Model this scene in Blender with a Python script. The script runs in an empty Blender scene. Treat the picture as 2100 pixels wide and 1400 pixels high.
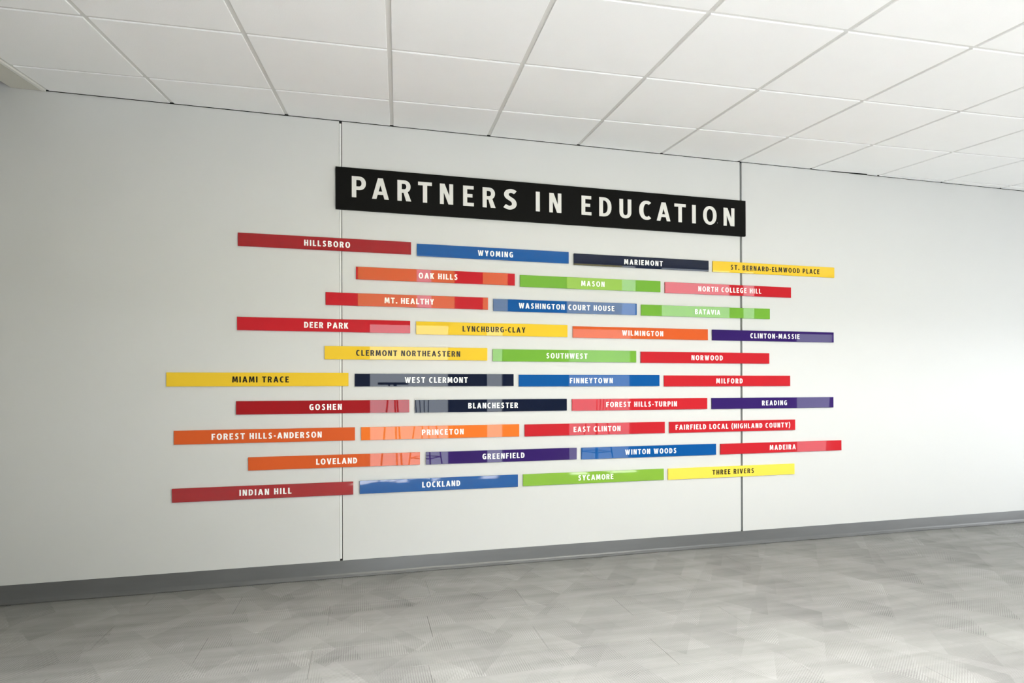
import bpy, bmesh, math, random
from mathutils import Vector, Matrix
random.seed(7)
sc = bpy.context.scene
C = sc.collection

# ------------------------------------------------------------------ camera
cam_d = bpy.data.cameras.new('camera')
cam = bpy.data.objects.new('camera', cam_d); C.objects.link(cam)
YAW, PITCH, ROLL = 0.248382, 0.002461, -0.002874
FPX, PPX, PPY = 1221.80, 1054.075, 788.92
fw = Vector((math.sin(YAW), math.cos(YAW), 0)); rt = Vector((math.cos(YAW), -math.sin(YAW), 0)); up = Vector((0, 0, 1))
fw, up = math.cos(PITCH)*fw + math.sin(PITCH)*up, math.cos(PITCH)*up - math.sin(PITCH)*fw
rt, up = math.cos(ROLL)*rt + math.sin(ROLL)*up, math.cos(ROLL)*up - math.sin(ROLL)*rt
cam.matrix_world = Matrix(((rt.x, up.x, -fw.x, -0.35067), (rt.y, up.y, -fw.y, -3.74780), (rt.z, up.z, -fw.z, 1.15013), (0, 0, 0, 1)))
cam_d.sensor_fit = 'HORIZONTAL'; cam_d.sensor_width = 36.0
cam_d.lens = FPX/2100*36.0
cam_d.shift_x = (1050 - PPX)/2100
cam_d.shift_y = (PPY - 700)/2100
cam_d.clip_start = 0.02
sc.camera = cam

# ------------------------------------------------------------------ world, light, exposure
w = bpy.data.worlds.new('World'); sc.world = w; w.use_nodes = True
w.node_tree.nodes['Background'].inputs[0].default_value = (0.80, 0.90, 1.0, 1)
w.node_tree.nodes['Background'].inputs[1].default_value = 0.77
sc.view_settings.view_transform = 'Standard'; sc.view_settings.look = 'None'
sc.view_settings.exposure = 0.17; sc.view_settings.gamma = 1.0
sc.view_settings.use_curve_mapping = False
sc.cycles.use_denoising = True
sc.cycles.max_bounces = 10; sc.cycles.diffuse_bounces = 6
sc.cycles.caustics_reflective = False

def area(name, loc, size, rot, power, col):
    # rectangular lamp
    d = bpy.data.lights.new(name, 'AREA'); d.shape = 'RECTANGLE'; d.size, d.size_y = size
    d.energy = power; d.color = col
    o = bpy.data.objects.new(name, d); C.objects.link(o); o.location = loc; o.rotation_euler = rot
    return o
R = math.radians
DAY = (0.86, 0.93, 1.0)
OPEN_BACK = [(-0.30, 0.80), (1.25, 1.55), (2.43, 3.46), (6.20, 6.95)]      # glazed openings in the wall behind the camera
for k, (x0, x1) in enumerate(OPEN_BACK):
    area('window_daylight', ((x0+x1)/2, -4.33, 1.02), (x1-x0, 1.9), (R(84), 0, 0), (21 if k < 2 else 12)*(x1-x0)*1.9, DAY)
RIGHT_OPEN = (-3.5, -0.9)
area('window_daylight', (7.36, (RIGHT_OPEN[0]+RIGHT_OPEN[1])/2, 1.02), (2.6, 1.9), (R(40), 0, R(90)), 82, (0.94, 0.975, 1.0))
# sunlight: lands on the carpet just inside the windows, behind and to the right of the camera
sd = bpy.data.lights.new('sun', 'SUN'); sd.energy = 235; sd.angle = R(3); sd.color = (1.0, 0.995, 0.985)
so = bpy.data.objects.new('sun', sd); C.objects.link(so)
so.rotation_euler = Vector((-0.12, 0.36, -0.92)).to_track_quat('-Z', 'Y').to_euler()
# unseen lamps added behind the camera to brighten floor and wall, each spread tuned
for x, p, sp in ((-2.0, 72, 90), (0.3, 150, 108), (2.6, 122, 180)):
    o = area('added_light', (x, -3.5, 2.93), (1.9, 0.6), (0, 0, 0), p, (1.0, 0.998, 0.99)); o.data.spread = R(sp)

SIGNS = [   # row, place, lettering, x0, x1, z0, z1, lettering x0, x1, colour (metres on the wall)
    (0, 0, 'HILLSBORO', -1.0519, -0.0588, 1.9697, 2.0466, -0.6875, -0.4238, 'darkred'),
    (0, 1, 'WYOMING', -0.0228, 0.9749, 1.963, 2.0395, 0.3621, 0.5931, 'blue'),
    (0, 2, 'MARIEMONT', 1.0111, 2.0189, 1.9565, 2.0331, 1.3721, 1.6612, 'navy'),
    (0, 3, 'ST. BERNARD-ELMWOOD PLACE', 2.0519, 3.0795, 1.9572, 2.0335, 2.1946, 2.946, 'yellow'),
    (1, 0, 'OAK HILLS', -0.3899, 0.6056, 1.803, 1.8794, -0.0127, 0.2319, 'red'),
    (1, 1, 'MASON', 0.6406, 1.6439, 1.797, 1.8732, 1.0615, 1.229, 'green'),
    (1, 2, 'NORTH COLLEGE HILL', 1.6784, 2.6989, 1.7943, 1.8699, 1.9361, 2.4455, 'red'),
    (2, 0, 'MT. HEALTHY', -0.5663, 0.4275, 1.6418, 1.7182, -0.2208, 0.082, 'red'),
    (2, 1, 'WASHINGTON COURT HOUSE', 0.462, 1.4647, 1.6346, 1.7124, 0.6312, 1.3, 'blue'),
    (2, 2, 'BATAVIA', 1.4985, 2.5178, 1.633, 1.7077, 1.9094, 2.1095, 'green'),
    (3, 0, 'DEER PARK', -1.0567, -0.065, 1.481, 1.5577, -0.6884, -0.4354, 'red'),
    (3, 1, 'LYNCHBURG-CLAY', -0.0291, 0.9647, 1.4755, 1.5555, 0.2622, 0.6751, 'yellow'),
    (3, 2, 'WILMINGTON', 1.0023, 2.0111, 1.4724, 1.5484, 1.3557, 1.6631, 'orange'),
    (3, 3, 'CLINTON-MASSIE', 2.046, 3.0714, 1.4718, 1.5474, 2.3541, 2.7697, 'purple'),
    (4, 0, 'CLERMONT NORTHEASTERN', -0.5722, 0.4231, 1.3158, 1.3955, -0.3904, 0.2465, 'yellow'),
    (4, 1, 'SOUTHWEST', 0.4579, 1.4599, 1.3113, 1.3896, 0.8162, 1.1049, 'green'),
    (4, 2, 'NORWOOD', 1.4948, 2.5122, 1.3089, 1.3855, 1.8806, 2.1285, 'red'),
    (5, 0, 'MIAMI TRACE', -1.4256, -0.4349, 1.1545, 1.2342, -1.083, -0.7744, 'yellow'),
    (5, 1, 'WEST CLERMONT', -0.3979, 0.5955, 1.1522, 1.2296, -0.0992, 0.2944, 'navy'),
    (5, 2, 'FINNEYTOWN', 0.6308, 1.634, 1.1491, 1.2252, 0.9794, 1.2861, 'blue'),
    (5, 3, 'MILFORD', 1.6696, 2.6887, 1.1462, 1.2224, 2.0754, 2.2893, 'red'),
    (6, 0, 'GOSHEN', -1.0629, -0.0722, 0.991, 1.0687, -0.6602, -0.4744, 'darkred'),
    (6, 1, 'BLANCHESTER', -0.0375, 0.9587, 0.9887, 1.067, 0.2974, 0.6237, 'navy'),
    (6, 2, 'FOREST HILLS-TURPIN', 0.9953, 2.004, 0.9865, 1.0642, 1.2382, 1.7662, 'red'),
    (6, 3, 'READING', 2.0401, 3.0672, 0.9854, 1.0632, 2.4487, 2.6592, 'purple'),
    (7, 0, 'FOREST HILLS-ANDERSON', -1.3876, -0.3977, 0.8257, 0.9047, -1.1924, -0.5902, 'orange'),
    (7, 1, 'PRINCETON', -0.3614, 0.6321, 0.8254, 0.9046, 0.0045, 0.2673, 'amber'),
    (7, 2, 'EAST CLINTON', 0.6691, 1.6736, 0.8241, 0.902, 1.0054, 1.3412, 'red'),
    (7, 3, 'FAIRFIELD LOCAL (HIGHLAND COUNTY)', 1.7078, 2.7304, 0.8236, 0.9005, 1.7554, 2.6855, 'red'),
    (8, 0, 'LOVELAND', -0.9981, -0.0074, 0.665, 0.7419, -0.6219, -0.3858, 'orange'),
    (8, 1, 'GREENFIELD', 0.0298, 1.0271, 0.6637, 0.7412, 0.3886, 0.6666, 'purple'),
    (8, 2, 'WINTON WOODS', 1.0602, 2.0733, 0.6621, 0.74, 1.3747, 1.7611, 'blue'),
    (8, 3, 'MADEIRA', 2.1081, 3.1374, 0.6625, 0.7381, 2.5118, 2.7325, 'red'),
    (9, 0, 'INDIAN HILL', -1.3977, -0.4084, 0.4984, 0.5766, -1.0455, -0.7612, 'darkred'),
    (9, 1, 'LOCKLAND', -0.371, 0.6223, 0.4999, 0.5786, 0.0058, 0.2443, 'blue'),
    (9, 2, 'SYCAMORE', 0.657, 1.6645, 0.5014, 0.5782, 1.0359, 1.2884, 'leaf'),
    (9, 3, 'THREE RIVERS', 1.6976, 2.723, 0.4996, 0.577, 2.042, 2.38, 'lemon'),
]
HEAD = [   # letter, x0, x1, z0, z1
    ('P', -0.4131, -0.3302, 2.2993, 2.4287),
    ('A', -0.2943, -0.1937, 2.2962, 2.4262),
    ('R', -0.1421, -0.0581, 2.2953, 2.4266),
    ('T', -0.0158, 0.0695, 2.2938, 2.4218),
    ('N', 0.1195, 0.2029, 2.2939, 2.4218),
    ('E', 0.2663, 0.3351, 2.2917, 2.4198),
    ('R', 0.3919, 0.4764, 2.2914, 2.4193),
    ('S', 0.5273, 0.6162, 2.2877, 2.4212),
    ('I', 0.7452, 0.7723, 2.288, 2.4155),
    ('N', 0.8371, 0.9203, 2.2881, 2.4156),
    ('E', 1.0618, 1.132, 2.2873, 2.4151),
    ('D', 1.1878, 1.2758, 2.288, 2.4155),
    ('U', 1.3341, 1.4216, 2.2836, 2.4151),
    ('C', 1.4794, 1.5691, 2.2823, 2.4164),
    ('A', 1.6116, 1.7149, 2.2852, 2.4142),
    ('T', 1.7464, 1.8335, 2.2857, 2.4137),
    ('I', 1.8828, 1.9117, 2.2859, 2.4122),
    ('O', 1.9691, 2.0758, 2.2831, 2.4158),
    ('N', 2.1322, 2.2194, 2.2845, 2.4149),
]

# ------------------------------------------------------------------ helpers
def tag(o, label=None, cat=None, group=None, kind=None):
    for k, v in (('label', label), ('category', cat), ('group', group), ('kind', kind)):
        if v: o[k] = v
    return o
def link(name, me, mat=None, parent=None):
    o = bpy.data.objects.new(name, me); C.objects.link(o)
    if mat: me.materials.append(mat)
    if parent: o.parent = parent
    return o
def box(bm, x0, x1, y0, y1, z0, z1):
    v = [bm.verts.new(p) for p in ((x0,y0,z0),(x1,y0,z0),(x1,y1,z0),(x0,y1,z0),(x0,y0,z1),(x1,y0,z1),(x1,y1,z1),(x0,y1,z1))]
    for f in ((0,3,2,1),(4,5,6,7),(0,1,5,4),(1,2,6,5),(2,3,7,6),(3,0,4,7)):
        bm.faces.new([v[i] for i in f])
    return v
def bevel(bm, w, seg=1):
    bmesh.ops.bevel(bm, geom=bm.edges[:], offset=w, segments=seg, affect='EDGES', profile=0.5)
def done(name, bm, mat=None, parent=None, smooth=False):
    me = bpy.data.meshes.new(name)
    bmesh.ops.recalc_face_normals(bm, faces=bm.faces[:])
    bm.to_mesh(me); bm.free()
    if smooth:
        for p in me.polygons: p.use_smooth = True
    return link(name, me, mat, parent)
def boxobj(name, dims, mat, parent=None, bev=0):
    bm = bmesh.new(); box(bm, *dims)
    if bev: bevel(bm, bev)
    return done(name, bm, mat, parent)

# ------------------------------------------------------------------ materials
def lin(r, g, b):
    f = lambda c: (c/255/12.92) if c/255 <= 0.04045 else ((c/255+0.055)/1.055)**2.4
    return (f(r), f(g), f(b), 1)
def mat(name, col, rough=0.5, ior=1.45, metal=0.0, coat=0.0, coat_rough=0.03):
    m = bpy.data.materials.new(name); m.use_nodes = True
    b = m.node_tree.nodes['Principled BSDF']
    b.inputs['Base Color'].default_value = col; b.inputs['Roughness'].default_value = rough
    b.inputs['IOR'].default_value = ior; b.inputs['Metallic'].default_value = metal
    b.inputs['Coat Weight'].default_value = coat; b.inputs['Coat Roughness'].default_value = coat_rough
    return m
def nd(m, t, **kw):
    n = m.node_tree.nodes.new(t)
    for k, v in kw.items(): setattr(n, k, v)
    return n
def noise_var(m, scale, amount, detail=3, bump=0.0, bscale=None, stretch=(1, 1, 1)):
    # slight mottling of the base colour plus a fine relief, in the object's own coordinates
    nt = m.node_tree; b = nt.nodes['Principled BSDF']; L = nt.links.new
    tc = nd(m, 'ShaderNodeTexCoord'); mp = nd(m, 'ShaderNodeMapping'); mp.inputs['Scale'].default_value = stretch
    L(tc.outputs['Object'], mp.inputs['Vector'])
    n = nd(m, 'ShaderNodeTexNoise'); n.inputs['Scale'].default_value = scale; n.inputs['Detail'].default_value = detail
    L(mp.outputs[0], n.inputs['Vector'])
    c = b.inputs['Base Color'].default_value[:]
    mx = nd(m, 'ShaderNodeMix', data_type='RGBA')
    mx.inputs[6].default_value = tuple(x*(1-amount) for x in c[:3]) + (1,)
    mx.inputs[7].default_value = tuple(min(1, x*(1+amount)) for x in c[:3]) + (1,)
    L(n.outputs[0], mx.inputs[0]); L(mx.outputs[2], b.inputs['Base Color'])
    if bump:
        n2 = nd(m, 'ShaderNodeTexNoise'); n2.inputs['Scale'].default_value = bscale or scale*10
        L(mp.outputs[0], n2.inputs['Vector'])
        bp = nd(m, 'ShaderNodeBump'); bp.inputs['Strength'].default_value = bump; bp.inputs['Distance'].default_value = 0.001
        L(n2.outputs[0], bp.inputs['Height']); L(bp.outputs[0], b.inputs['Normal'])
    return m

M = {}
M['wall'] = noise_var(mat('wall_paint', (0.585, 0.588, 0.58, 1), 0.5), 1.3, 0.012, 3, 0.12, 420)
M['backing'] = mat('dark_backing', (0.03, 0.03, 0.03, 1), 0.8)
M['channel'] = mat('satin_white_joint_strip', (0.72, 0.73, 0.72, 1), 0.45)
M['channel_shade'] = mat('shaded_joint_channel', (0.16, 0.17, 0.17, 1), 0.5)  # the joint's shade is put into this darker grey
M['tile'] = noise_var(mat('acoustic_tile', (0.94, 0.94, 0.93, 1), 0.9), 9, 0.012, 4, 0.35, 260)
M['tee'] = mat('white_grid_metal', (0.66, 0.655, 0.63, 1), 0.5)
M['trim'] = mat('cream_edge_trim', (0.80, 0.79, 0.74, 1), 0.4)
M['soffit'] = noise_var(mat('soffit_paint', (0.60, 0.585, 0.52, 1), 0.7), 6, 0.02, 3)
M['base'] = noise_var(mat('grey_rubber_base', (0.105, 0.107, 0.108, 1), 0.33), 5, 0.13, 4, stretch=(1, 1, 5))
M['dark'] = mat('dark_paint', (0.07, 0.07, 0.065, 1), 0.7)
def glow(name, col, s_):
    m = mat(name, (0.3, 0.3, 0.3, 1), 0.3); b = m.node_tree.nodes['Principled BSDF']
    b.inputs['Emission Color'].default_value = col; b.inputs['Emission Strength'].default_value = s_
    return m
M['lime'] = glow('added_lime_glow', (0.95, 0.80, 0.12, 1), 5.0)  # added glow standing in for the lime wall mirrored in the signs
M['bright'] = glow('added_white_glow', (0.85, 0.93, 1.0, 1), 7.5)  # added glow standing in for pale columns mirrored in the signs
M['white'] = mat('white_paint', (0.85, 0.85, 0.85, 1), 0.6)
M['frame'] = mat('dark_window_frame', (0.05, 0.05, 0.055, 1), 0.4)
M['letter_white'] = mat('white_print', (0.88, 0.88, 0.86, 1), 0.35, 1.5)
M['letter_black'] = mat('black_print', (0.008, 0.007, 0.006, 1), 0.3, 1.3)
M['head_black'] = noise_var(mat('black_board', (0.0035, 0.0035, 0.0032, 1), 0.6, 1.18), 60, 0.25, 3)
M['head_letter'] = mat('off_white_letter', (0.70, 0.69, 0.66, 1), 0.55)
SC = {'darkred': (0.31, 0.010, 0.014, 1), 'red': (0.48, 0.018, 0.026, 1), 'orange': (0.60, 0.100, 0.024, 1), 'amber': (0.75, 0.165, 0.024, 1),
      'yellow': (0.74, 0.49, 0.032, 1), 'lemon': (0.80, 0.61, 0.075, 1), 'green': (0.155, 0.37, 0.042, 1), 'leaf': (0.20, 0.39, 0.035, 1),
      'blue': (0.004, 0.080, 0.29, 1), 'navy': (0.005, 0.009, 0.027, 1), 'purple': (0.032, 0.013, 0.115, 1)}
for k, v in SC.items():
    M['s_'+k] = noise_var(mat('gloss_acrylic_'+k, v, 0.35, 1.5, coat=0.0), 3, 0.03, 2)
    b = M['s_'+k].node_tree.nodes['Principled BSDF']
    b.inputs['Roughness'].default_value = 0.02; b.inputs['IOR'].default_value = 1.36

def carpet():
    m = mat('grey_woven_carpet', (0.3, 0.3, 0.3, 1), 0.85, 1.35)
    nt = m.node_tree; L = nt.links.new; b = nt.nodes['Principled BSDF']
    tc = nd(m, 'ShaderNodeTexCoord'); P = tc.outputs['Object']
    oi = nd(m, 'ShaderNodeObjectInfo')
    def math_(op, a, b_=None, c=None):
        n = nd(m, 'ShaderNodeMath', operation=op)
        for i, v in enumerate((a, b_, c)):
            if v is None: continue
            if isinstance(v, (int, float)): n.inputs[i].default_value = v
            else: L(v, n.inputs[i])
        return n.outputs[0]
    def mapped(rot, scale, loc=(0, 0, 0)):
        mp = nd(m, 'ShaderNodeMapping'); mp.inputs['Rotation'].default_value = (0, 0, R(rot)); mp.inputs['Scale'].default_value = scale
        mp.inputs['Location'].default_value = loc
        L(P, mp.inputs['Vector']); return mp.outputs[0]
    def hatch(rot, pitch, skew, su, sv, seed, thr):
        # parallel ribs `pitch` apart, present only inside random four-sided patches and fading towards one side of each
        s = nd(m, 'ShaderNodeSeparateXYZ'); L(mapped(rot, (1, 1, 1)), s.inputs[0])
        wv = math_('SINE', math_('MULTIPLY', s.outputs[0], 2*math.pi/pitch))
        u = math_('MULTIPLY', math_('ADD', s.outputs[0], math_('MULTIPLY', s.outputs[1], skew)), su)
        v = math_('ADD', math_('MULTIPLY', s.outputs[1], sv), seed)
        u = math_('ADD', u, seed*1.3)
        cv = math_('FLOOR', v)
        wn0 = nd(m, 'ShaderNodeTexWhiteNoise', noise_dimensions='1D'); L(cv, wn0.inputs['W'])
        u = math_('ADD', u, wn0.outputs['Value'])
        cb = nd(m, 'ShaderNodeCombineXYZ'); L(math_('FLOOR', u), cb.inputs[0]); L(cv, cb.inputs[1])
        wn = nd(m, 'ShaderNodeTexWhiteNoise', noise_dimensions='2D'); L(cb.outputs[0], wn.inputs['Vector'])
        sp = nd(m, 'ShaderNodeSeparateColor'); L(wn.outputs['Color'], sp.inputs[0])
        fade = math_('MULTIPLY', math_('SUBTRACT', 1.0, math_('FRACT', v)), math_('ADD', math_('MULTIPLY', math_('FRACT', u), 0.7), 0.3))
        mask = math_('MULTIPLY', math_('GREATER_THAN', sp.outputs[0], thr), fade)
        return math_('MULTIPLY', wv, mask), math_('MULTIPLY', math_('SUBTRACT', sp.outputs[1], 0.5), fade)
    h1, t1 = hatch(0, 0.0098, 0.25, 5.0, 3.6, 3.13, 0.12)
    h2, t2 = hatch(52, 0.0088, 0.3, 5.5, 3.0, 8.37, 0.45)
    h3, t3 = hatch(-50, 0.0088, -0.35, 5.0, 3.1, 13.91, 0.45)
    streak = nd(m, 'ShaderNodeTexNoise'); streak.inputs['Scale'].default_value = 1; streak.inputs['Detail'].default_value = 4
    L(mapped(3, (2.2, 13, 1)), streak.inputs['Vector'])
    fine = nd(m, 'ShaderNodeTexNoise'); fine.inputs['Scale'].default_value = 1; fine.inputs['Detail'].default_value = 2
    L(mapped(0, (60, 260, 1)), fine.inputs['Vector'])
    v = math_('MULTIPLY', h1, 0.21)
    v = math_('ADD', v, math_('MULTIPLY', h2, 0.22))
    v = math_('ADD', v, math_('MULTIPLY', h3, 0.22))
    v = math_('ADD', v, math_('MULTIPLY', t1, 0.26)); v = math_('ADD', v, math_('MULTIPLY', t2, 0.34)); v = math_('ADD', v, math_('MULTIPLY', t3, 0.34))
    v = math_('ADD', v, math_('MULTIPLY', math_('SUBTRACT', streak.outputs[0], 0.5), 0.55))
    v = math_('ADD', v, math_('MULTIPLY', math_('SUBTRACT', fine.outputs[0], 0.5), 0.12))
    v = math_('ADD', v, math_('MULTIPLY', math_('SUBTRACT', oi.outputs['Random'], 0.5), 0.05))
    v = math_('MULTIPLY', math_('ADD', v, 1.0), CARPET)
    cc = nd(m, 'ShaderNodeCombineColor')
    L(v, cc.inputs[0]); L(math_('MULTIPLY', v, 0.99), cc.inputs[1]); L(math_('MULTIPLY', v, 0.965), cc.inputs[2])
    L(cc.outputs[0], b.inputs['Base Color'])
    bp = nd(m, 'ShaderNodeBump'); bp.inputs['Strength'].default_value = 0.25; bp.inputs['Distance'].default_value = 0.002
    L(v, bp.inputs['Height']); L(bp.outputs[0], b.inputs['Normal'])
    return m
CARPET = 0.222
M['carpet'] = carpet()

XL, XR, YB = -4.6, 7.2, -4.2            # room limits; the sign wall is the plane y = 0

# ------------------------------------------------------------------ floor: carpet planks on a slab that falls 3 mm per metre
FS = 0.00303
fz = lambda x: 0.0014 + FS*x
floor = boxobj('floor', (XL-0.1, XR+0.1, YB-0.3, 0.1, -0.12, -0.02), M['backing']); tag(floor, kind='structure')
PD, PL = 0.2665, 1.0
r = 0; y1 = 0.0; y0 = -0.205
rows = [(-0.205, 0.05)]
while rows[-1][0] > YB-0.2: rows.append((rows[-1][0]-PD, rows[-1][0]))
for r, (y0, y1) in enumerate(rows):
    off = 0.03 - (0.5 if r % 2 == 0 else 0.0)*PL - 0.024*r
    k0 = int(math.floor((XL-off)/PL)); k1 = int(math.ceil((XR-off)/PL))
    far = y0 < -3.6
    for k in range(k0, k1):
        a, b_ = max(XL, off+k*PL), min(XR, off+(k+1)*PL)
        if b_-a < 0.02: continue
        g = 0.0004
        bm = bmesh.new(); j = random.uniform(-0.0003, 0.0003)
        vs = box(bm, a+g, b_-g, max(y0, YB-0.2)+g, y1-g, -0.006, 0.0)
        for v in vs: v.co.z += fz(v.co.x) + j
        bevel(bm, 0.0009)
        done('carpet_plank', bm, M['carpet'], floor)

# ------------------------------------------------------------------ sign wall: panels with recessed channels between them
WT = 3.45
wall = boxobj('wall_front', (XL-0.1, XR+0.1, 0.03, 0.14, -0.1, 3.6), M['backing']); tag(wall, kind='structure')
seams = [(-3.262, -3.245), (-0.4872, -0.4708), (2.2780, 2.2950), (5.046, 5.063)]
edges = [XL] + [v for s in seams for v in s] + [XR]
for a, b_ in zip(edges[0::2], edges[1::2]):
    bm = bmesh.new(); box(bm, a, b_, 0.0, 0.024, 0.10, 2.7562); bevel(bm, 0.0010, 2)
    if a < -2.2: box(bm, a, min(b_, -2.13), 0.0, 0.024, 2.7555, WT)
    for v in bm.verts:
        if v.co.z < 1: v.co.z += 0.0022*v.co.x + 0.0005
    done('wall_panel', bm, M['wall'], wall)
for k, (a, b_) in enumerate(seams):
    if k < 2: boxobj('seam_channel', (a+0.0012, b_-0.0038, 0.0025, 0.0125, 0.112, 2.744), M['channel'], wall, 0.0008)  # strip kept narrow: dark gap beside it stands in for the seam's shadow
    else: boxobj('seam_channel', (a-0.002, b_+0.002, 0.0115, 0.0135, 0.112, 2.742), M['channel_shade'], wall)

# baseboard: cove profile swept along the wall, following the slightly falling floor
bm = bmesh.new()
prof = [(0.0, 0.1015), (-0.0030, 0.1020), (-0.0036, 0.1005), (-0.0036, 0.0265), (-0.0050, 0.0225), (-0.0085, 0.0160), (-0.0130, 0.0100), (-0.0172, 0.0062), (-0.0185, 0.0035), (-0.0165, 0.0014), (-0.0150, 0.0002), (0.0, 0.0002)]
prev = None; n = 120
for i in range(n+1):
    x = XL + (XR-XL)*i/n
    wob = 0.0008*math.sin(x*5.1) + 0.0006*math.sin(x*13.0+1)
    ring = [bm.verts.new((x, y, z*(1.0 if z < 0.05 else 1) + fz(x) + (wob if 0.003 < z < 0.03 else 0) + (-0.0009*x if z > 0.05 else 0) - (0.001 if z > .05 else 0))) for y, z in prof]
    if prev:
        for k in range(len(prof)):
            kk = (k+1) % len(prof)
            bm.faces.new((prev[k], prev[kk], ring[kk], ring[k]))
    prev = ring
bb = done('baseboard_front', bm, M['base'], None, True); tag(bb, kind='structure')

# ------------------------------------------------------------------ suspended ceiling
ZC, SL = 2.7586, 0.0989
TH, GX, GY, S = -0.056, -1.3815, 0.2533, 0.6096
ct, st = math.cos(TH), math.sin(TH)
def G(i, j, dz=0.0):
    a, b_ = i*S, -j*S
    return (GX + a*ct - b_*st, GY + a*st + b_*ct, dz)
def clip(poly, f):
    out = []
    for k in range(len(poly)):
        p, q = poly[k], poly[(k+1) % len(poly)]
        fp, fq = f(p), f(q)
        if fp >= 0: out.append(p)
        if fp*fq < 0:
            t = fp/(fp-fq); out.append(tuple(p[n]+t*(q[n]-p[n]) for n in range(2)))
    return out
YW, YE = -0.0035, -2.45
def prism(name, poly, z0, z1, m, parent, bev=0.0):
    poly = clip([p[:2] for p in poly], lambda p: YW-p[1])
    if len(poly) > 2: poly = clip(poly, lambda p: p[1]-YE)
    if len(poly) > 2: poly = clip(poly, lambda p: XR-p[0])
    if len(poly) < 3: return None
    ar = 0.5*abs(sum(poly[k][0]*poly[(k+1) % len(poly)][1]-poly[(k+1) % len(poly)][0]*poly[k][1] for k in range(len(poly))))
    if ar < 1e-4: return None
    bm = bmesh.new()
    lo = [bm.verts.new((x, y, ZC+SL*y+z0)) for x, y in poly]; hi = [bm.verts.new((x, y, ZC+SL*y+z1)) for x, y in poly]
    bm.faces.new(lo[::-1]); bm.faces.new(hi)
    for k in range(len(poly)):
        kk = (k+1) % len(poly); bm.faces.new((lo[k], lo[kk], hi[kk], hi[k]))
    if bev and ar > 0.02:
        bmesh.ops.bevel(bm, geom=[e for e in bm.edges if e.verts[0] in lo and e.verts[1] in lo], offset=bev, segments=1, affect='EDGES')
    return done(name, bm, m, parent)
ceil = boxobj('ceiling', (XL-0.1, XR+0.1, YB-0.3, 0.1, 3.6, 3.7), M['white']); tag(ceil, kind='structure')
NI, NJ = 15, 5
H = 0.0105/S
for j in range(-1, NJ):
    for i in range(-1, NI):
        h = H
        q = [G(i+h, j+h), G(i+1-h, j+h), G(i+1-h, j+1-h), G(i+h, j+1-h)]
        prism('ceiling_tile', q, 0.0, 0.015, M['tile'], ceil, 0.0015)
TW = 0.012/S
for i in range(0, NI+1):
    prism('grid_runner', [G(i-TW, -1), G(i+TW, -1), G(i+TW, NJ), G(i-TW, NJ)], 0.0055, 0.030, M['tee'], ceil)
for j in range(0, NJ+1):
    for i in range(-1, NI):
        prism('cross_tee', [G(i+TW, j-TW), G(i+1-TW, j-TW), G(i+1-TW, j+TW), G(i+TW, j+TW)], 0.0058, 0.030, M['tee'], ceil)
# edge trim, painted soffit strip and the taller bay beyond it
e = 1/S
prism('edge_trim', [G(-1-0.004*e, -1), G(-1+0.0115*e, -1), G(-1+0.0115*e, NJ), G(-1-0.004*e, NJ)], 0.004, 0.03, M['tee'], ceil)
prism('edge_trim', [G(-1-0.022*e, -1), G(-1-0.004*e, -1), G(-1-0.004*e, NJ), G(-1-0.022*e, NJ)], -0.006, 0.04, M['trim'], ceil)
prism('soffit_panel', [G(-1-0.165*e, -1), G(-1-0.027*e, -1), G(-1-0.027*e, NJ), G(-1-0.165*e, NJ)], -0.004, 0.16, M['soffit'], ceil)
boxobj('drywall_panel', (XL, -2.33, YE, -0.004, 2.74, 2.76), M['soffit'], ceil)  # unseen panel, added to block light so the slot beside it stays dark
boxobj('drywall_panel', (XL, XR, YE-0.03, YE, 2.505, 3.05), M['white'], ceil)
boxobj('drywall_panel', (XL, XR, YB-0.02, YE-0.03, 2.95, 3.05), M['white'], ceil)

# ------------------------------------------------------------------ the room behind the camera (seen only as reflections in the signs)
wl = boxobj('wall_left', (XL-0.1, XL, YB-0.1, 0.03, -0.1, 3.6), M['dark']); tag(wl, kind='structure')
bm = bmesh.new(); a = XL
for x0, x1 in OPEN_BACK:
    box(bm, a, x0, YB-0.1, YB, -0.02, 3.6); box(bm, x0, x1, YB-0.1, YB, 2.0, 3.6); a = x1
box(bm, a, XR, YB-0.1, YB, -0.02, 3.6)
wb = done('wall_back', bm, M['dark']); tag(wb, kind='structure')
for x0, x1, m in ((-0.41, 0.34, 'lime'), (0.34, 0.53, 'bright'), (0.53, 0.84, 'lime'), (1.23, 1.57, 'lime'), (2.43, 3.26, 'lime'), (3.26, 3.47, 'bright'), (3.90, 5.01, 'bright'), (5.27, 5.44, 'bright')):
    boxobj('wall_panel', (x0, x1, YB, YB+0.02, 2.02, 2.94), M[m], wb)  # glowing panels added only to brighten the reflections in the signs
bm = bmesh.new()
box(bm, XR, XR+0.1, YB-0.1, RIGHT_OPEN[0], -0.02, 3.6); box(bm, XR, XR+0.1, RIGHT_OPEN[1], 0.03, -0.02, 3.6)
box(bm, XR, XR+0.1, RIGHT_OPEN[0], RIGHT_OPEN[1], 2.0, 3.6)
wr = done('wall_right', bm, M['white']); tag(wr, kind='structure')
for k, (x0, x1) in enumerate(OPEN_BACK):
    bm = bmesh.new(); f = 0.04
    box(bm, x0, x0+f, YB-0.09, YB-0.03, 0.02, 2.0); box(bm, x1-f, x1, YB-0.09, YB-0.03, 0.02, 2.0)
    box(bm, x0+f, x1-f, YB-0.09, YB-0.03, 0.02, 0.02+f); box(bm, x0+f, x1-f, YB-0.09, YB-0.03, 2.0-f, 2.0)
    tag(done('window_%d' % (k+1), bm, M['frame']), kind='structure')

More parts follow.
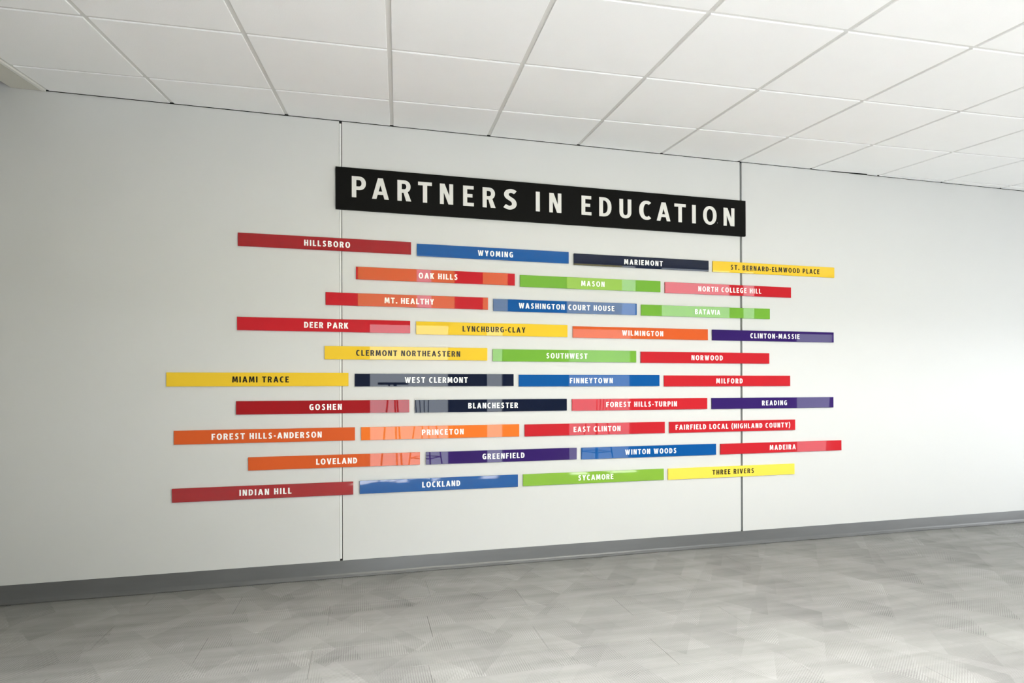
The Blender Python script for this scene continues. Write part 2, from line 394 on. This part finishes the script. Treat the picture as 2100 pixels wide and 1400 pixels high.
# high table and stools by the rear windows: seen only as dark silhouettes mirrored in the signs
def rod(bm, p, q, r, n=8):
    p, q = Vector(p), Vector(q); d = (q-p).normalized(); a = d.orthogonal().normalized(); c = d.cross(a)
    A, B = [], []
    for k in range(n):
        t = 2*math.pi*k/n; o = (a*math.cos(t)+c*math.sin(t))*r
        A.append(bm.verts.new(p+o)); B.append(bm.verts.new(q+o))
    for k in range(n):
        bm.faces.new((A[k], A[(k+1) % n], B[(k+1) % n], B[k]))
    bm.faces.new(A[::-1]); bm.faces.new(B)
def disc(name, r, z0, z1, m, parent):
    bm = bmesh.new(); bmesh.ops.create_cone(bm, cap_ends=True, segments=40, radius1=r, radius2=r, depth=z1-z0)
    for v in bm.verts: v.co.z += (z0+z1)/2
    bevel(bm, 0.002)
    return done(name, bm, m, parent)
def emp(name, loc, rz=0):
    o = bpy.data.objects.new(name, None); C.objects.link(o); o.location = loc; o.rotation_euler = (0, 0, rz); return o
M['frame_metal'] = mat('black_metal', (0.02, 0.02, 0.025, 1), 0.4)
tb = emp('high_table', (0.02, -3.93, 0.004))
tag(tb, 'round black high table mirrored as a dark silhouette in the WEST CLERMONT sign', 'table')
disc('tabletop', 0.19, 1.17, 1.20, M['frame_metal'], tb)
for k in range(3):
    bm = bmesh.new(); t = R(50+120*k); rod(bm, (0.05*math.cos(t), 0.05*math.sin(t), 1.17), (0.17*math.cos(t), 0.17*math.sin(t), 0.0), 0.011); done('leg', bm, M['frame_metal'], tb)
def stool(loc, rz, label):
    e_ = emp('bar_stool', loc, rz); tag(e_, label, 'stool', 'black wire stools mirrored in the signs')
    disc('seat', 0.15, 0.735, 0.76, M['frame_metal'], e_)
    for a_, b_ in ((1, 1), (1, -1), (-1, 1), (-1, -1)):
        bm = bmesh.new(); rod(bm, (0.09*a_, 0.09*b_, 0.74), (0.17*a_, 0.17*b_, 0.0), 0.009); done('leg', bm, M['frame_metal'], e_)
    bm = bmesh.new(); q = [(0.145*a_, 0.145*b_, 0.25) for a_, b_ in ((1, 1), (-1, 1), (-1, -1), (1, -1))]
    for k in range(4): rod(bm, q[k], q[(k+1) % 4], 0.007)
    done('footrest', bm, M['frame_metal'], e_)
    bm = bmesh.new()
    for x in (-0.13, -0.065, 0.0, 0.065, 0.13): rod(bm, (x*0.8, 0.12, 0.745), (x, 0.15, 1.02), 0.006)
    rod(bm, (-0.14, 0.15, 1.02), (0.14, 0.15, 1.02), 0.009)
    done('backrest', bm, M['frame_metal'], e_)
stool((0.42, -3.9, 0.003), R(35), 'black wire bar stool mirrored at the right end of the GOSHEN sign')
stool((2.75, -3.9, 0.010), R(-20), 'black wire bar stool mirrored in the FOREST HILLS-TURPIN sign')

# ------------------------------------------------------------------ lettering: outlines drawn here, capital height 1
def arc(cx, cy, rx, ry, a0, a1, n=10, p=2.0):
    out = []
    for k in range(n+1):
        t = R(a0 + (a1-a0)*k/n); c, s = math.cos(t), math.sin(t)
        out.append((cx + rx*math.copysign(abs(c)**(2/p), c), cy + ry*math.copysign(abs(s)**(2/p), s)))
    return out
def stroke(pts, th, sub=5):
    # thick line along a Catmull-Rom curve
    P = [Vector(p) for p in pts]; Q = []
    for k in range(len(P)-1):
        p0 = P[k-1] if k else P[0]*2-P[1]; p1, p2 = P[k], P[k+1]; p3 = P[k+2] if k+2 < len(P) else P[-1]*2-P[-2]
        for s in range(sub):
            t = s/sub
            Q.append(0.5*((2*p1)+(p2-p0)*t+(2*p0-5*p1+4*p2-p3)*t*t+(3*p1-p0-3*p2+p3)*t**3))
    Q.append(P[-1]); a, b_ = [], []
    for k, q in enumerate(Q):
        d = (Q[min(k+1, len(Q)-1)]-Q[max(k-1, 0)]).normalized(); n_ = Vector((-d.y, d.x))*th/2
        a.append(tuple(q+n_)); b_.append(tuple(q-n_))
    return a + b_[::-1]
def glyph(ch, s, t):
    """outlines (list of closed polygons) and advance width; s = stem, t = thickness of horizontal strokes"""
    k = (s-0.2)*0.6
    if ch == 'I': return [[(0,0),(0,1),(s,1),(s,0)]], s
    if ch == 'H':
        w = 0.645+k; return [[(0,0),(0,1),(s,1),(s,.5+t/2),(w-s,.5+t/2),(w-s,1),(w,1),(w,0),(w-s,0),(w-s,.5-t/2),(s,.5-t/2),(s,0)]], w
    if ch == 'L':
        w = 0.51+k; return [[(0,0),(0,1),(s,1),(s,t),(w,t),(w,0)]], w
    if ch == 'E':
        w = 0.54+k; return [[(0,0),(0,1),(w-.01,1),(w-.01,1-t),(s,1-t),(s,.515+t/2),(w-.07,.515+t/2),(w-.07,.515-t/2),(s,.515-t/2),(s,t),(w,t),(w,0)]], w
    if ch == 'F':
        w = 0.52+k; return [[(0,0),(0,1),(w,1),(w,1-t),(s,1-t),(s,.49+t/2),(w-.06,.49+t/2),(w-.06,.49-t/2),(s,.49-t/2),(s,0)]], w
    if ch == 'T':
        w = 0.65+k; return [[(w/2-s/2,0),(w/2-s/2,1-t),(0,1-t),(0,1),(w,1),(w,1-t),(w/2+s/2,1-t),(w/2+s/2,0)]], w
    if ch == 'N':
        w = 0.645+k; d = s*1.12; y2 = .42; return [[(0,0),(0,1),(d,1),(w-s*.92,y2),(w-s*.92,1),(w,1),(w,0),(w-d,0),(s*.92,1-y2),(s*.92,0)]], w
    if ch == 'M':
        w = 0.86+k; d = s*.95; return [[(0,0),(.05,1),(.05+s*1.12,1),(w/2,.47),(w-.05-s*1.12,1),(w-.05,1),(w,0),(w-d,0),(w-d-.025,.60),(w/2+s*.38,.13),(w/2-s*.38,.13),(d+.025,.60),(d,0)]], w
    if ch == 'W':
        w = 1.02+k; a = s*1.02; return [[(0,1),(a,1),(.31,.36),(w/2-s*.45,.98),(w/2+s*.45,.98),(w-.31,.36),(w-a,1),(w,1),(w-.20+.0,0),(w-.20-s*.98,0),(w/2,.58),(.20+s*.98,0),(.20,0)]], w
    if ch == 'V':
        w = 0.73+k; return [[(0,1),(s*1.05,1),(w/2,.30),(w-s*1.05,1),(w,1),(w/2+s*.56,0),(w/2-s*.56,0)]], w
    if ch == 'A':
        w = 0.775+k; hw = s*.56; a = s*1.0; sl = w/2-hw; x = lambda y: a + sl*y
        c0, c1 = .21, .21+t*.92; ap = (w/2-a)/sl
        return [[(0,0),(w/2-hw,1),(w/2+hw,1),(w,0),(w-a,0),(w-x(c0),c0),(x(c0),c0),(a,0)],
                [(x(c1),c1),(w-x(c1),c1),(w/2,min(ap,.83))]], w
    if ch == 'Y':
        w = 0.68+k; return [[(0,1),(s*1.1,1),(w/2,.60),(w-s*1.1,1),(w,1),(w/2+s/2,.41),(w/2+s/2,0),(w/2-s/2,0),(w/2-s/2,.41)]], w
    if ch == 'K':
        w = 0.67+k; return [[(0,0),(0,1),(s,1),(s,.60),(w-s*1.2-.02,1),(w-.02,1),(s+.20,.54),(w,0),(w-s*1.22,0),(s,.46),(s,0)]], w
    if ch in 'PR':
        w = (0.64 if ch == 'P' else 0.62)+k; yb = .355 if ch == 'P' else .40; a = w*.50; ry = (1-yb)/2; cy = 1-ry
        o = [(0,0),(0,1)] + arc(a,cy,w-a,ry,90,-90,12,2.15)
        if ch == 'P': o += [(s,yb),(s,0)]
        else:
            o = [(0,0),(0,1)] + arc(a,cy,w-a,ry,90,-58,12,2.15) + [(w+.03,0),(w+.03-s*1.18,0),(s+.085,yb),(s,yb),(s,0)]
        h = [(s,1-t)] + arc(a,cy,w-a-s*.98,ry-t,90,-90,10,2.15) + [(s,yb+t)]
        return [o, h], w + (.03 if ch == 'R' else 0)
    if ch == 'B':
        w = 0.63+k; a = w*.48; m_ = .525; r1 = (1-m_)/2; r2 = m_/2
        o = [(0,0),(0,1)] + arc(a,1-r1,w-.035-a,r1,90,-62,9,2.2) + arc(a,r2,w-a,r2+.005,62,-90,9,2.2)
        h1 = [(s,1-t)] + arc(a,1-r1-.0,w-.035-a-s*.95,r1-t*.97,90,-90,8,2.2) + [(s,m_+t*.03+.0)]
        h1 = [(s,1-t),(a,1-t)] + arc(a,(1-t+m_+t*.42)/2,w-.035-a-s*.95,(1-t-m_-t*.42)/2,90,-90,8,2.2) + [(s,m_+t*.42)]
        h2 = [(s,m_-t*.5)] + arc(a,(m_-t*.5+t)/2,w-a-s*.98,(m_-t*1.5)/2,90,-90,8,2.2) + [(s,t)]
        return [o, h1, h2], w
    if ch == 'D':
        w = 0.66+k; a = .24; o = [(0,0),(0,1)] + arc(a,.5,w-a,.5,90,-90,16,2.25)
        return [o, [(s,1-t*.95)] + arc(a,.5,w-a-s,.5-t*.95,90,-90,14,2.25) + [(s,t*.95)]], w
    if ch == 'O':
        w = 0.775+k; return [arc(w/2,.5,w/2,.515,0,360,28,2.15)[:-1], arc(w/2,.5,w/2-s,.515-t*.98,0,360,24,2.15)[:-1]], w
    if ch in 'CG':
        w = (0.655 if ch == 'C' else 0.70)+k; rx = w*.56; cx = rx
        if ch == 'C':
            return [arc(cx,.5,rx,.515,52,308,22,2.15) + arc(cx+.01,.5,rx-s,.515-t,305,55,18,2.1)], w-.02
        o = arc(cx,.5,rx,.515,52,285,20,2.15) + [(w-.03,.06),(w-.03,.54),(w-.33,.54),(w-.33,.54-t*.9),(w-.03-s*.92,.54-t*.9),(w-.03-s*.92,.16)] + arc(cx+.01,.5,rx-s,.515-t,282,55,18,2.1)
        return [o], w-.03
    if ch == 'S':
        w = 0.62+k; th = (s+t)/2
        pts = [(.90,.855),(.70,.925-.005),(.50,.93),(.29,.875),(.20,.745),(.28,.62),(.50,.525),(.72,.43),(.82,.275),(.74,.14),(.52,.072),(.30,.08),(.06,.155)]
        m_ = th/2
        return [stroke([(m_*.6+(w-m_*1.25)*x, m_-.015+(1.03-th)*((y-.072)/(.93-.072))) for x, y in pts], th, 4)], w
    if ch == 'U':
        w = 0.66+k; rx = w/2; yb = .32
        return [[(0,1)] + arc(rx,yb,rx,yb+.015,180,360,16,2.2) + [(w,1),(w-s,1)] + arc(rx,yb,rx-s,yb+.015-t,0,-180,14,2.2) + [(s,1)]], w
    if ch == '-': return [[(.02,.33),(.02,.33+t*1.05),(.30,.33+t*1.05),(.30,.33)]], .32
    if ch == '.': return [[(0,0),(0,s),(s,s),(s,0)]], s
    if ch == '(': return [stroke([(.27,1.10),(.13,.80),(.09,.45),(.13,.12),(.27,-.18)], s*.8, 4)], .30
    if ch == ')': return [stroke([(.03,1.10),(.17,.80),(.21,.45),(.17,.12),(.03,-.18)], s*.8, 4)], .30
    return [], 0.26
def curve_mesh(polys, ext):
    # flat outlines with holes -> a mesh of thickness 2*ext in the XY plane
    cu = bpy.data.curves.new('outline', 'CURVE'); cu.dimensions = '2D'; cu.fill_mode = 'BOTH'; cu.extrude = ext
    for pl in polys:
        sp = cu.splines.new('POLY'); sp.points.add(len(pl)-1); sp.use_cyclic_u = True
        for k, (x, y) in enumerate(pl): sp.points[k].co = (x, y, 0, 1)
    o = bpy.data.objects.new('outline', cu); C.objects.link(o)
    bpy.context.view_layer.update()
    me = bpy.data.meshes.new_from_object(o.evaluated_get(bpy.context.evaluated_depsgraph_get()))
    bpy.data.objects.remove(o); bpy.data.curves.remove(cu)
    me.transform(Matrix.Rotation(math.pi/2, 4, 'X'))
    return me

# ------------------------------------------------------------------ header board with eighteen cut letters
HX0, HX1, HZ0, HZ1 = -0.5076, 2.3133, 2.2208, 2.4749
head = boxobj('title_board', (HX0-(HX0+HX1)/2, HX1-(HX0+HX1)/2, -0.009, 0.009, -(HZ1-HZ0)/2, (HZ1-HZ0)/2), M['head_black'], None, 0.0008)
head.location = ((HX0+HX1)/2, -0.0095, (HZ0+HZ1)/2)
tag(head, 'long black title board lettered PARTNERS IN EDUCATION above the coloured name signs', 'sign')
for ch, x0, x1, z0, z1 in HEAD:
    polys, gw = glyph(ch, 0.205, 0.165)
    xs = [p[0] for pl in polys for p in pl]; mn, mx = min(xs), max(xs)
    cap = 0.1275; base = 2.2930-0.0036*(x0+0.41)
    base = 2.2966-0.0042*(x0+0.41)
    sx = (x1-x0)/((mx-mn)*cap) if ch != 'I' else (x1-x0)/(gw*cap)
    me = curve_mesh([[((x-mn)*cap*sx, y*cap) for x, y in pl] for pl in polys], 0.0012)
    o = link('letter', me, M['head_letter'], head)
    o.location = (x0-head.location.x, -0.0102, base-head.location.z)
bm = bmesh.new(); bmesh.ops.create_icosphere(bm, subdivisions=1, radius=1)
for v in bm.verts: v.co = Vector((v.co.x*0.0012, v.co.y*0.0006, v.co.z*0.0045))
o = done('paint_chip', bm, M['head_letter'], head); o.location = (2.0838-head.location.x, -0.0093, 2.302-head.location.z)

# ------------------------------------------------------------------ the 37 name signs
LET = {}
COL = {'darkred': 'dark red', 'red': 'red', 'orange': 'orange', 'amber': 'orange', 'yellow': 'yellow', 'lemon': 'bright yellow', 'green': 'green', 'leaf': 'green', 'blue': 'blue', 'navy': 'dark navy', 'purple': 'deep purple'}
for row, k, text, x0, x1, z0, z1, t0, t1, col in SIGNS:
    cx, cz = (x0+x1)/2, (z0+z1)/2; w2, h2 = (x1-x0)/2, (z1-z0)/2
    sg = boxobj('name_sign', (-w2, w2, -0.0045, 0.0045, -h2, h2), M['s_'+col], None, 0.0005)
    sg.location = (cx, -0.0050, cz)
    tag(sg, 'glossy %s name sign lettered %s' % (COL[col], text), 'sign', 'coloured name signs under the title board')
    dark = col in ('yellow', 'lemon')
    cap = 0.0350 if not text.startswith('FAIRFIELD') else 0.0345
    s, t = (0.235, 0.175)
    gl = [glyph(c, s, t) for c in text]
    wsum = sum(g[1] for g in gl)*cap
    tr = ((t1-t0)-wsum)/(len(text)-1); sx = 1.0
    if tr < 0.05*cap:
        tr = 0.075*cap; sx = ((t1-t0)-tr*(len(text)-1))/wsum
    x = t0-cx
    for c, (pl, gw) in zip(text, gl):
        if pl:
            key = (c, dark, round(cap, 4))
            if key not in LET:
                LET[key] = curve_mesh([[(px*cap, py*cap) for px, py in q] for q in pl], 0.00025)
                LET[key].materials.append(M['letter_black' if dark else 'letter_white'])
            o = link('letter', LET[key], None, sg)
            o.location = (x, -0.0046, -cap/2+0.0002); o.scale = (sx, 1, 1)
        x += gw*cap*sx + tr
